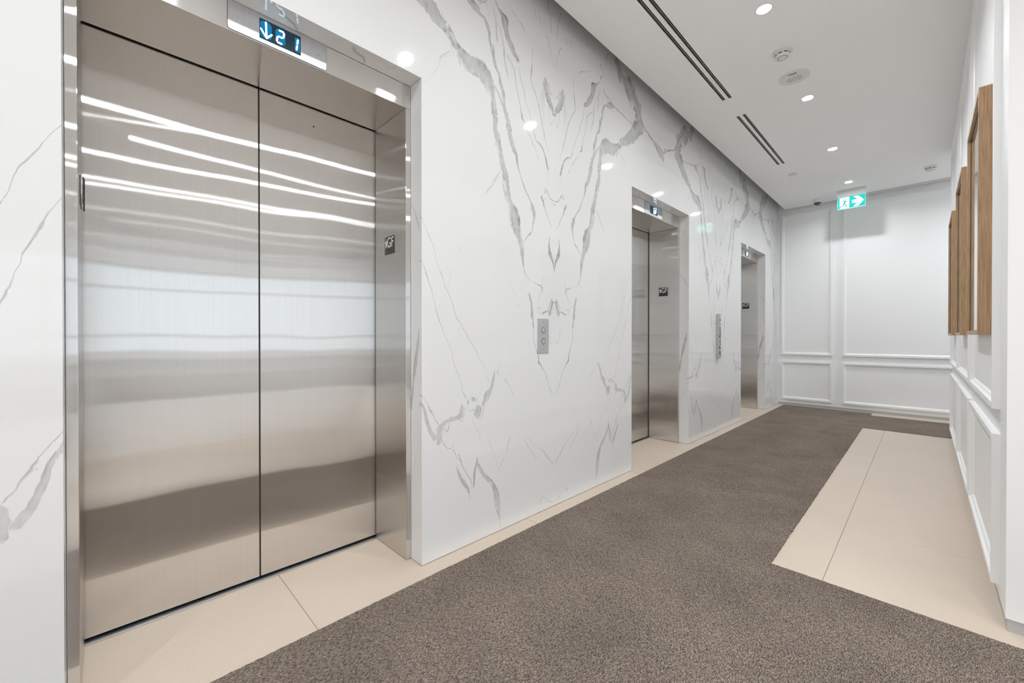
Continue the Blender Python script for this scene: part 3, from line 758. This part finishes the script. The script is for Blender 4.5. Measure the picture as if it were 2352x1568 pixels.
wall_right = box('wall_right', M['paint'], None, RW, LOB + .2, RW0, RW1, 0.045, H)
tag(wall_right, 'white panelled wall on the right carrying the oak mirrors', kind='structure')
PAN = [(2.470, 3.655), (3.752, 4.940), (5.030, 6.215)]
for a, b in PAN:
    for z0, z1 in (LOW, UP):
        moulding('panel_moulding', M['paint'], wall_right, a, b, z0, z1, lambda p, q, d: (RW - d, p, q))
bb = box('baseboard_right', M['alug'], None, RW + .004, LOB + .1, RW0 + .004, RW1 - .004, 0.0, .0455); tag(bb, 'thin grey recessed base under the right wall', kind='structure')

# rest of the place: wall behind the camera, lobby glazing, end of the side corridor
wn = box('wall_near', M['paint'], None, -.6, LOB + .2, NEAR - .12, NEAR, 0, COVE); tag(wn, 'white wall of the lobby behind the camera', kind='structure')
we = box('wall_side', M['paint'], None, 5.2, 5.3, RW1, FAR + .12, 0, COVE); tag(we, 'white wall closing the side corridor', kind='structure')
WY = [NEAR + .1 + i * 1.56 for i in range(3)]
win = holed(lambda a, b, d: (LOB + d, a, b), NEAR, RW0, 0, H, [(y, y + 1.50, z0, z1) for y in WY for z0, z1 in ((.62, 1.02), (1.08, 2.36), (2.42, 2.93))], 0, .08).build('window_1', M['paint'])
tag(win, 'tall glazing of the lobby', kind='structure')
for y in WY:
    for z0, z1 in ((.62, 1.02), (1.08, 2.36), (2.42, 2.93)):
        box('pane', M['glass'], win, LOB + .035, LOB + .041, y, y + 1.50, z0, z1)
box('window_sill', M['paint'], win, LOB - .32, LOB, NEAR, RW0, .40, .45, bevel=.004)

# ------------------------------------------------------------------ carpet
def ragged(p, q, step=.012, amp=.0016):
    p = np.array(p); q = np.array(q); n = max(1, int(np.linalg.norm(q - p) / step)); t = (q - p) / np.linalg.norm(q - p); nn = np.array([-t[1], t[0]])
    return [tuple(p + (q - p) * i / n + nn * rng.uniform(-amp, amp) * (0 < i)) for i in range(n)]
CA, CB = .098, 1.128
outline = [(CA, NEAR + .02), (CB, NEAR + .02), (CB, 1.15), (LOB - 6.2, 1.15), (LOB - 6.2, 2.19), (CB, 2.19), (CB, 6.215), (5.15, 6.215 + .02), (5.15, 7.245), (CB, 7.245), (CB, 7.44), (CA, 7.44)]
poly = []
for p, q in zip(outline, outline[1:] + outline[:1]): poly += ragged(p, q)
carpet = MB().prism(poly, lambda a, b, d: (a, b, d), 0.0005, .0055).build('carpet', M['carpet'])
tag(carpet, 'brown-grey loop pile carpet runner along the elevators with side branches', 'carpet')
rug = box('lobby_rug', M['carpet'], None, 6.35, 11.6, NEAR + .5, 1.25, .0005, .006); tag(rug, 'brown rug in the lobby seen only as a reflection in the doors', 'rug')
# ------------------------------------------------------------------ elevators
def seg_digit(segs, w, h, t, slant=.12):
    """seven-segment glyph as polygons"""
    g = .0008
    def hs(y): return [(-w/2 + t*.6, y), (-w/2 + t, y + t/2), (w/2 - t, y + t/2), (w/2 - t*.6, y), (w/2 - t, y - t/2), (-w/2 + t, y - t/2)]
    def vs(x, y0, y1): return [(x, y0 + g), (x + t/2, y0 + t*.5 + g), (x + t/2, y1 - t*.5 - g), (x, y1 - g), (x - t/2, y1 - t*.5 - g), (x - t/2, y0 + t*.5 + g)]
    S_ = {'a': hs(h/2), 'g': hs(0), 'd': hs(-h/2), 'f': vs(-w/2 + t*.5, 0, h/2), 'b': vs(w/2 - t*.5, 0, h/2), 'e': vs(-w/2 + t*.5, -h/2, 0), 'c': vs(w/2 - t*.5, -h/2, 0)}
    out = []
    for s in segs:
        p = [(x + y * slant, y) for x, y in S_[s]]
        a = sum(p[i][0]*p[(i+1) % len(p)][1] - p[(i+1) % len(p)][0]*p[i][1] for i in range(len(p)))
        out.append(p if a > 0 else p[::-1])
    return out
def bar(p, q, t):
    p = Vector(p); q = Vector(q); d = (q - p).normalized(); n = Vector((-d.y, d.x)) * t / 2
    pts = []
    for c, s in ((q, 0), (p, 1)):
        for i in range(7):
            a = math.radians(-90 + 180 * i / 6); e = (d * math.cos(a) - 0*n) * (t/2) * (1 if s == 0 else -1) + n.normalized() * math.sin(a) * (t/2) * (1 if s == 0 else -1)
            pts.append(tuple(c + e))
    return pts
def star(r, ri=.42):
    return [((r if i % 2 == 0 else r * ri) * math.cos(math.radians(90 + 36 * i)), (r if i % 2 == 0 else r * ri) * math.sin(math.radians(90 + 36 * i))) for i in range(10)]

FX, DX, HW, ZS = -.094, -.409, .5300, 2.134
def elevator(yc, label, display):
    t = thing('elevator_entrance', (0, yc, 0), label, 'elevator', 'stainless steel elevator entrances')
    for s in (-1, 1):
        a, b = sorted((s * .0028, s * (HW + .03)))
        p = box('door_panel', M['steel_v'], t, DX - .028, DX, a, b, .014, ZS + .05, bevel=.0012)
        e = sorted((s * .0003, s * .0030))
        box('edge_seal', M['rubber'], p, DX - .026, DX - .004, e[0], e[1], .016, ZS + .04)
        lo, hi = sorted((s * HW, s * OPEN_W - s * .0001))
        box('jamb', M['steel_j'], t, DX + .010, FX, lo, hi, .002, ZS - .0005, bevel=.0022)
        # black floor-designation plate with a star and GF, on the cheek of each jamb
        fn = on_my(-.2475, HW, 1.5125) if s > 0 else on_py(-.2475, -HW, 1.5125)
        pl_ = feature('floor_plate', M['blackp'], t, rrect(.092, .0875, .002), fn, 0.0, .0026)
        feature('star', M['print_'], pl_, [(x * .50 - .0315, y * 1.22 + .011) for x, y in star(.0235)], fn, .0026, .0036)
        text_mesh('lettering', 'GF', .072, M['print_'], pl_, lambda a, b, d, f=fn: f(a + .0105, b + .0105, d), .001, .0026, sx=.76)
        for k in range(4): feature('braille_dot', M['blackp'], pl_, circle(.0012, 8, (-.008 + .005 * k, -.026)), fn, .0026, .0034)
    hd = MB().box(DX + .010, FX, -OPEN_W + .001, OPEN_W - .001, ZS, OPEN_H - .0012).build('header', M['steel_h'], t, bevel=.0018)
    sl = box('sill', M['alu'], t, DX - .045, DX + .022, -OPEN_W, OPEN_W, .0002, .0055, bevel=.001)
    box('sill_groove', M['black'], sl, DX - .022, DX - .006, -OPEN_W + .004, OPEN_W - .004, .0050, .0060)
    box('shaft_lining', M['black'], t, -.58, -.46, -OPEN_W - .02, OPEN_W + .02, 0.0, ZS + .1)
    # floor indicator let into the header
    z0 = 2.1905; py = -.0005
    fn = on_x(FX, py, z0)
    ip = feature('indicator_plate', M['plate'], t, rrect(.335, .1015, .007), fn, .0003, .0022)
    feature('shadow_joint', M['black'], ip, rrect(.3375, .1035, .008), fn, -.0006, .0006)
    feature('display_screen', M['screen'], ip, [(-.0705, -.0365), (.0705, -.0365), (.0705, .0365), (-.0705, .0365)], fn, .0022, .0027)
    for a in (-.1355, .1355):
        sc = feature('screw', M['chrome'], ip, circle(.0042, 16, (a, .0)), fn, .0022, .0030)
    def glyph(name, polys, dx, dz):
        m = MB(); g = MB()
        for p in polys:
            c = np.mean(p, axis=0)
            m.prism([(x + dx, y + dz) for x, y in p], fn, .0028, .0033)
        m.build(name, M['led'], ip)
    def glow(p, dx, dz):
        feature('lit_halo', M['ledglow'], ip, [(x + dx, y + dz) for x, y in p], fn, .00272, .00278)
    if display == '21':
        ar = [bar((-.0495, .028), (-.0475, -.026), .0058), bar((-.0475, -.028), (-.066, -.002), .0056), bar((-.0475, -.028), (-.0305, -.008), .0056)]
        glow(rrect(.038, .062, .014), -.049, 0)
        glow(rrect(.034, .058, .014), -.001, -.001); glow(rrect(.019, .056, .009), .0585, -.001)
        glyph('arrow', ar, 0, 0)
        glyph('digit', seg_digit('abged', .026, .047, .0060), -.001, -.001)
        glyph('digit', seg_digit('bc', .022, .047, .0060), .0495, -.001)
    else:
        glow(rrect(.064, .058, .012), .029, 0)
        glyph('digit', seg_digit('afedcg'.replace('b', ''), .029, .050, .0064), .012, 0)
        glyph('digit', seg_digit('afeg', .027, .050, .0064), .047, 0)
    return t
e1 = elevator(DOORS[0], 'brushed steel elevator doors closest to the camera, display reading down arrow 21', '21')
e2 = elevator(DOORS[1], 'middle brushed steel elevator between the call button plate and the key switch fixture', 'GF')
e3 = elevator(DOORS[2], 'narrow-looking brushed steel elevator farthest away, next to the panelled far wall', 'GF')
# door details: lock hole in the right panel, worn black strip on the left panel of the near elevator
for e in (e1, e2, e3):
    q = [c for c in e.children if c.name.startswith('door_panel')]
    r = max(q, key=lambda o: sum(v.co.y for v in o.data.vertices))
    fn = on_x(DX, .2255, 2.049)
    ring = feature('lock_ring', M['chrome'], r, circle(.0056, 20), fn, .0, .0012)
    feature('lock_hole', M['black'], r, circle(.0038, 16), fn, .0012, .0016)
q = min([c for c in e1.children if c.name.startswith('door_panel')], key=lambda o: sum(v.co.y for v in o.data.vertices))
feature('black_strip', M['rubber'], q, [(-.002, -.058), (.0015, -.058), (.002, .03), (.002, .05), (-.001, .06), (-.0028, .058), (-.0026, -.03)], on_x(DX, -.5255, 1.547), .0, .002)

# ------------------------------------------------------------------ call stations
t = thing('call_station', (0, 1.8775, 1.0625), 'stainless steel call plate with two round buttons on the marble between elevators', 'button panel')
fn = on_x(0, 0, 0)
p = feature('plate', M['plate'], t, rrect(.101, .209, .006), fn, 0.0, .004, bevel=.0006)
for dz in (.033, -.033):
    b = feature('button', M['plate'], t, circle(.0150, 32, (.0015, dz)), fn, .004, .0056, bevel=.0006)
    feature('button_ring', M['slot'], b, circle(.0185, 32, (.0015, dz)), fn, .0036, .0044)
for dz in (.083, -.083):
    s = feature('screw', M['chrome'], t, circle(.0042, 16, (.0015, dz)), fn, .004, .0055)
t = thing('key_switch_fixture', (0, 4.838, 1.061), 'tall narrow steel fixture with key switches on the marble before the last elevator', 'switch panel')
box('housing', M['plate2'], t, 0.0, .030, -.034, .034, -.247, .247, bevel=.002)
def disc(name, mat, r, dz, d0, d1, dy=0.0): return feature(name, mat, t, circle(r, 24, (dy, dz)), on_x(.030, 0, 0), d0, d1)
for k in range(3): feature('engraved_line', M['greyprint'], t, [(-.022, .186 - k*.009), (.022, .186 - k*.009), (.022, .190 - k*.009), (-.022, .190 - k*.009)], on_x(.030, 0, 0), 0, .0004)
disc('lamp_bezel', M['chrome'], .019, .148, 0, .004); disc('lamp', M['print_'], .012, .152, .004, .007)
for k in range(6): feature('engraved_line', M['greyprint'], t, [(-.026, .092 - k*.012), (.026, .092 - k*.012), (.026, .097 - k*.012), (-.026, .097 - k*.012)], on_x(.030, 0, 0), 0, .0004)
disc('key_switch', M['slot'], .020, .000, 0, .004); disc('key_barrel', M['chrome'], .013, .001, .004, .008); disc('pilot', M['greyprint'], .005, .024, 0, .003, .026)
for k in range(2): feature('engraved_line', M['greyprint'], t, [(-.026, -.046 - k*.010), (.026, -.046 - k*.010), (.026, -.041 - k*.010), (-.026, -.041 - k*.010)], on_x(.030, 0, 0), 0, .0004)
disc('pilot', M['greyprint'], .005, -.071, 0, .003)
disc('key_switch', M['slot'], .020, -.122, 0, .004); disc('key_barrel', M['chrome'], .013, -.119, .004, .008)
disc('key_switch', M['slot'], .018, -.182, 0, .004); disc('key_barrel', M['chrome'], .010, -.180, .004, .007)

# ------------------------------------------------------------------ oak framed mirrors
MIR = [(2.752, 3.438, 'oak framed mirror closest to the camera on the right wall'), (3.969, 4.640, 'middle one of the three oak framed mirrors'),
       (5.285, 5.950, 'oak framed mirror farthest down the right wall')]
for a, b, lab in MIR:
    yc = (a + b) / 2; w = (b - a) / 2; hh = .5475
    t = thing('wall_mirror', (RW, yc, 1.6155), lab, 'mirror', 'oak framed mirrors on the right wall')
    D, T_ = .044, .020
    box('glass', M['mirror'], t, -.030, -.026, -w + .012, w - .012, -hh + .012, hh - .012)
    box('backing', M['plastic'], t, -.026, -.0005, -w + .010, w - .010, -hh + .010, hh - .010)
    holed(lambda a, b, d: (d, a, b), -w + T_ - .001, w - T_ + .001, -hh + T_ - .001, hh - T_ + .001, [(-w + T_ + .003, w - T_ - .003, -hh + T_ + .003, hh - T_ - .003)], -.0318, -.0302).build('liner', M['slot'], t)
    for s in (-1, 1):
        lo, hi = sorted((s * w, s * (w - T_)))
        box('frame_side', M['oak'], t, -D, -.0005, lo, hi, -hh, hh, bevel=.0008)
        lo, hi = sorted((s * hh, s * (hh - T_)))
        box('frame_rail', M['oak'], t, -D, -.0005, -w + T_, w - T_, lo, hi, bevel=.0008)

# ------------------------------------------------------------------ ceiling fixtures
def downlight(x, y, label, group='recessed downlights along the corridor', power=1.0):
    t = thing('recessed_downlight', (x, y, H), label, 'ceiling light', group)
    MB().lathe([(.0455, -.0002), (.0450, -.0016), (.0385, -.0020), (.0378, .004)], 40).build('trim_ring', M['plastic'], t, smooth=True)
    MB().prism(circle(.0380, 40), on_down(0, 0, 0), .0004, .0011).build('lens', M['lens'], t)
    ld = bpy.data.lights.new('downlight_lamp', 'AREA'); ld.shape = 'DISK'; ld.size = .074; ld.energy = DOWN_W * power
    ld.color = (0.94, 0.98, 1.0); ld.spread = math.radians(155)
    lo = bpy.data.objects.new('downlight_lamp', ld); lo.location = (0, 0, -.0024); link(lo, t)
    return t
LX = .9465
for k, lab in zip(range(-3, 5), [None, None, None, 'round ceiling downlight seen only mirrored in the marble beside the near elevator',
        'recessed ceiling downlight nearest the top edge of the photo', 'recessed downlight just past the round fire speaker',
        'third recessed downlight, beyond the short slot diffuser', 'last recessed downlight in front of the exit sign']):
    downlight(LX, 1.4992 + 1.2925 * k, lab or 'recessed downlight over the corridor outside the left edge of the photo')
for i, (x, y) in enumerate([(2.42, .20), (2.85, -1.1), (3.72, .45), (4.72, .05), (4.95, .75), (6.35, .2), (6.9, -1.5), (8.6, .4), (8.9, -1.6), (10.4, .6), (10.6, -2.0)]):
    downlight(x, y, 'recessed downlight in the lobby behind the camera', 'recessed downlights in the lobby', 1.45)
for i, (x, y) in enumerate([(2.6, 6.9), (3.9, 6.9)]):  # out-of-view lamps added to brighten the far end and far wall
    downlight(x, y, 'added unseen downlight in the side corridor, brightening the far wall', 'added unseen downlights in the side corridor', 1.2)

def smoke_detector(x, y, label, rz=0.0):
    t = thing('smoke_detector', (x, y, H), label, 'smoke detector', 'smoke detectors on the ceiling', rz)
    MB().lathe([(.058, 0), (.058, -.010), (.054, -.013), (.040, -.014)], 40).build('base', M['plastic'], t, smooth=False)
    MB().lathe([(.047, -.013), (.047, -.019), (.0445, -.021), (.0445, -.0275), (.046, -.029), (.046, -.034), (.040, -.041), (.024, -.0435), (0.0005, -.044)], 40).build('head', M['plastic'], t, smooth=True)
    for k in range(8):
        a0 = math.radians(45 * k + 6); a1 = math.radians(45 * k + 37); n = 6
        pts = [(math.cos(a0 + (a1 - a0) * i / n), math.sin(a0 + (a1 - a0) * i / n)) for i in range(n + 1)]
        m = MB(); vs = []; r0, r1 = .0440, .0452
        for c, s in pts: vs += [(c * r1, s * r1, -.0212), (c * r1, s * r1, -.0275)]
        m.add(vs, [(2*i, 2*i+2, 2*i+3, 2*i+1) for i in range(n)]).build('vent', M['black'], t)
    MB().lathe([(.030, -.0422), (.028, -.0440), (.026, -.0434)], 32).build('ridge', M['greyprint'], t)
    return t
smoke_detector(.935, 3.30, 'round white smoke detector between downlight and fire speaker', .3)
smoke_detector(1.672, 6.74, 'white smoke detector near the right wall by the exit sign', 1.1)
# fire speaker
t = thing('fire_speaker', (.930, 3.684, H), 'round flat white speaker plate with FIRE lettering and small grille slots', 'speaker')
MB().lathe([(.098, 0), (.098, -.003), (.094, -.006), (.0005, -.0075)], 56).build('plate', M['plastic'], t, smooth=False)
text_mesh('lettering', 'FIRE', .030, M['greyprint'], t, lambda a, b, d: (a, -b - .062, -.0075 - d), .0006, 0)
for i in range(-3, 4):
    for j in range(-2, 3):
        if (i + j) % 2 == 0 and abs(i) + abs(j) < 5:
            a, b = i * .0135, j * .0125 + .012
            feature('grille_slot', M['greyprint'], t, [(a - .0052, b - .0022), (a + .0052, b - .0022), (a + .0052, b + .0022), (a - .0052, b + .0022)], on_down(0, 0, 0), .0068, .0079)
# sprinkler cover
t = thing('sprinkler_cover', (.502, 5.885, H), 'small flat white sprinkler cover beyond the short slot diffuser', 'sprinkler')
MB().lathe([(.036, -.0045), (.044, -.0042), (.0445, -.006), (.036, -.0072), (.0005, -.0074)], 40).build('cover', M['plastic'], t, smooth=False)
MB().lathe([(.030, .0), (.030, -.0046)], 32).build('cup', M['greyprint'], t)
# dome camera
t = thing('security_camera', (.545, 7.22, H), 'white dome security camera with dark bubble left of the exit sign', 'camera')
MB().lathe([(.058, 0), (.058, -.012), (.054, -.034), (.047, -.042), (.040, -.043)], 40).build('housing', M['plastic'], t, smooth=True)
MB().lathe([(.042, -.040)] + [(.042 * math.cos(math.radians(a)), -.042 - .040 * math.sin(math.radians(a))) for a in range(6, 90, 9)] + [(.0005, -.082)], 40).build('bubble', M['dome'], t, smooth=True)

# ------------------------------------------------------------------ exit sign
t = thing('exit_sign', (.938, 7.03, H), 'green lit running man exit sign with right arrow hanging from the ceiling', 'sign')
box('canopy', M['plastic'], t, -.150, .150, -.045, .045, -.012, -.0002, bevel=.003)
box('housing', M['plastic'], t, -.146, .146, -.018, .018, -.084, -.012, bevel=.003)
W_, Z0, Z1 = .1435, -.245, -.084
pn = box('acrylic_panel', M['acrylic'], t, -W_, W_, -.005, .005, Z0, Z1)
def sign_face(fn, flip):
    hh = (Z1 - Z0)
    P = lambda u, v: ((u - .5) * 2 * W_ * .985, (v - .5) * hh * .96)
    G = lambda name, mat, pts, d: feature(name, M[mat], pn, [P(u, v) for u, v in pts], fn, 0.0004 * d, .0004 * d + .0004)
    G('green_field', 'exitg', [(.0, .0), (1, .0), (1, 1), (.0, 1)], 0)
    fl = (lambda L: [(1 - u, v) for u, v in L][::-1]) if flip else (lambda L: L)
    G('white_square', 'exitw', fl([(.075, .04), (.43, .04), (.43, .96), (.075, .96)]), 1)
    G('arrow', 'exitw', fl([(.52, .36), (.72, .36), (.57, .07), (.76, .07), (.955, .50), (.76, .93), (.57, .93), (.72, .64), (.52, .64)]), 1)
    def limb(name, pts, w):
        L = []; R = []
        for i, (u, v) in enumerate(pts):
            a = Vector(pts[max(i-1, 0)]); b = Vector(pts[min(i+1, len(pts)-1)]); d = (b - a); d.x *= 1.78; d.normalize(); n = Vector((-d.y / 1.78, d.x)) * w
            L.append((u + n.x, v + n.y)); R.append((u - n.x, v - n.y))
        G(name, 'exitd', fl(R + L[::-1]), 2)
    head = [(.305 + .026 * math.cos(a), .80 + .047 * math.sin(a)) for a in [2*math.pi*i/14 for i in range(14)]]
    G('figure_head', 'exitd', fl(head), 2)
    limb('figure_torso', [(.275, .69), (.262, .56), (.235, .44)], .052)
    limb('figure_arm', [(.285, .68), (.335, .56), (.40, .555)], .024)
    limb('figure_arm', [(.262, .70), (.195, .68), (.155, .54)], .024)
    limb('figure_leg', [(.240, .46), (.300, .32), (.335, .14), (.365, .14)], .030)
    limb('figure_leg', [(.232, .46), (.205, .26), (.105, .22), (.085, .12)], .030)
sign_face(on_my(0, -.005, (Z0 + Z1) / 2), False)
sign_face(on_py(0, .005, (Z0 + Z1) / 2), True)
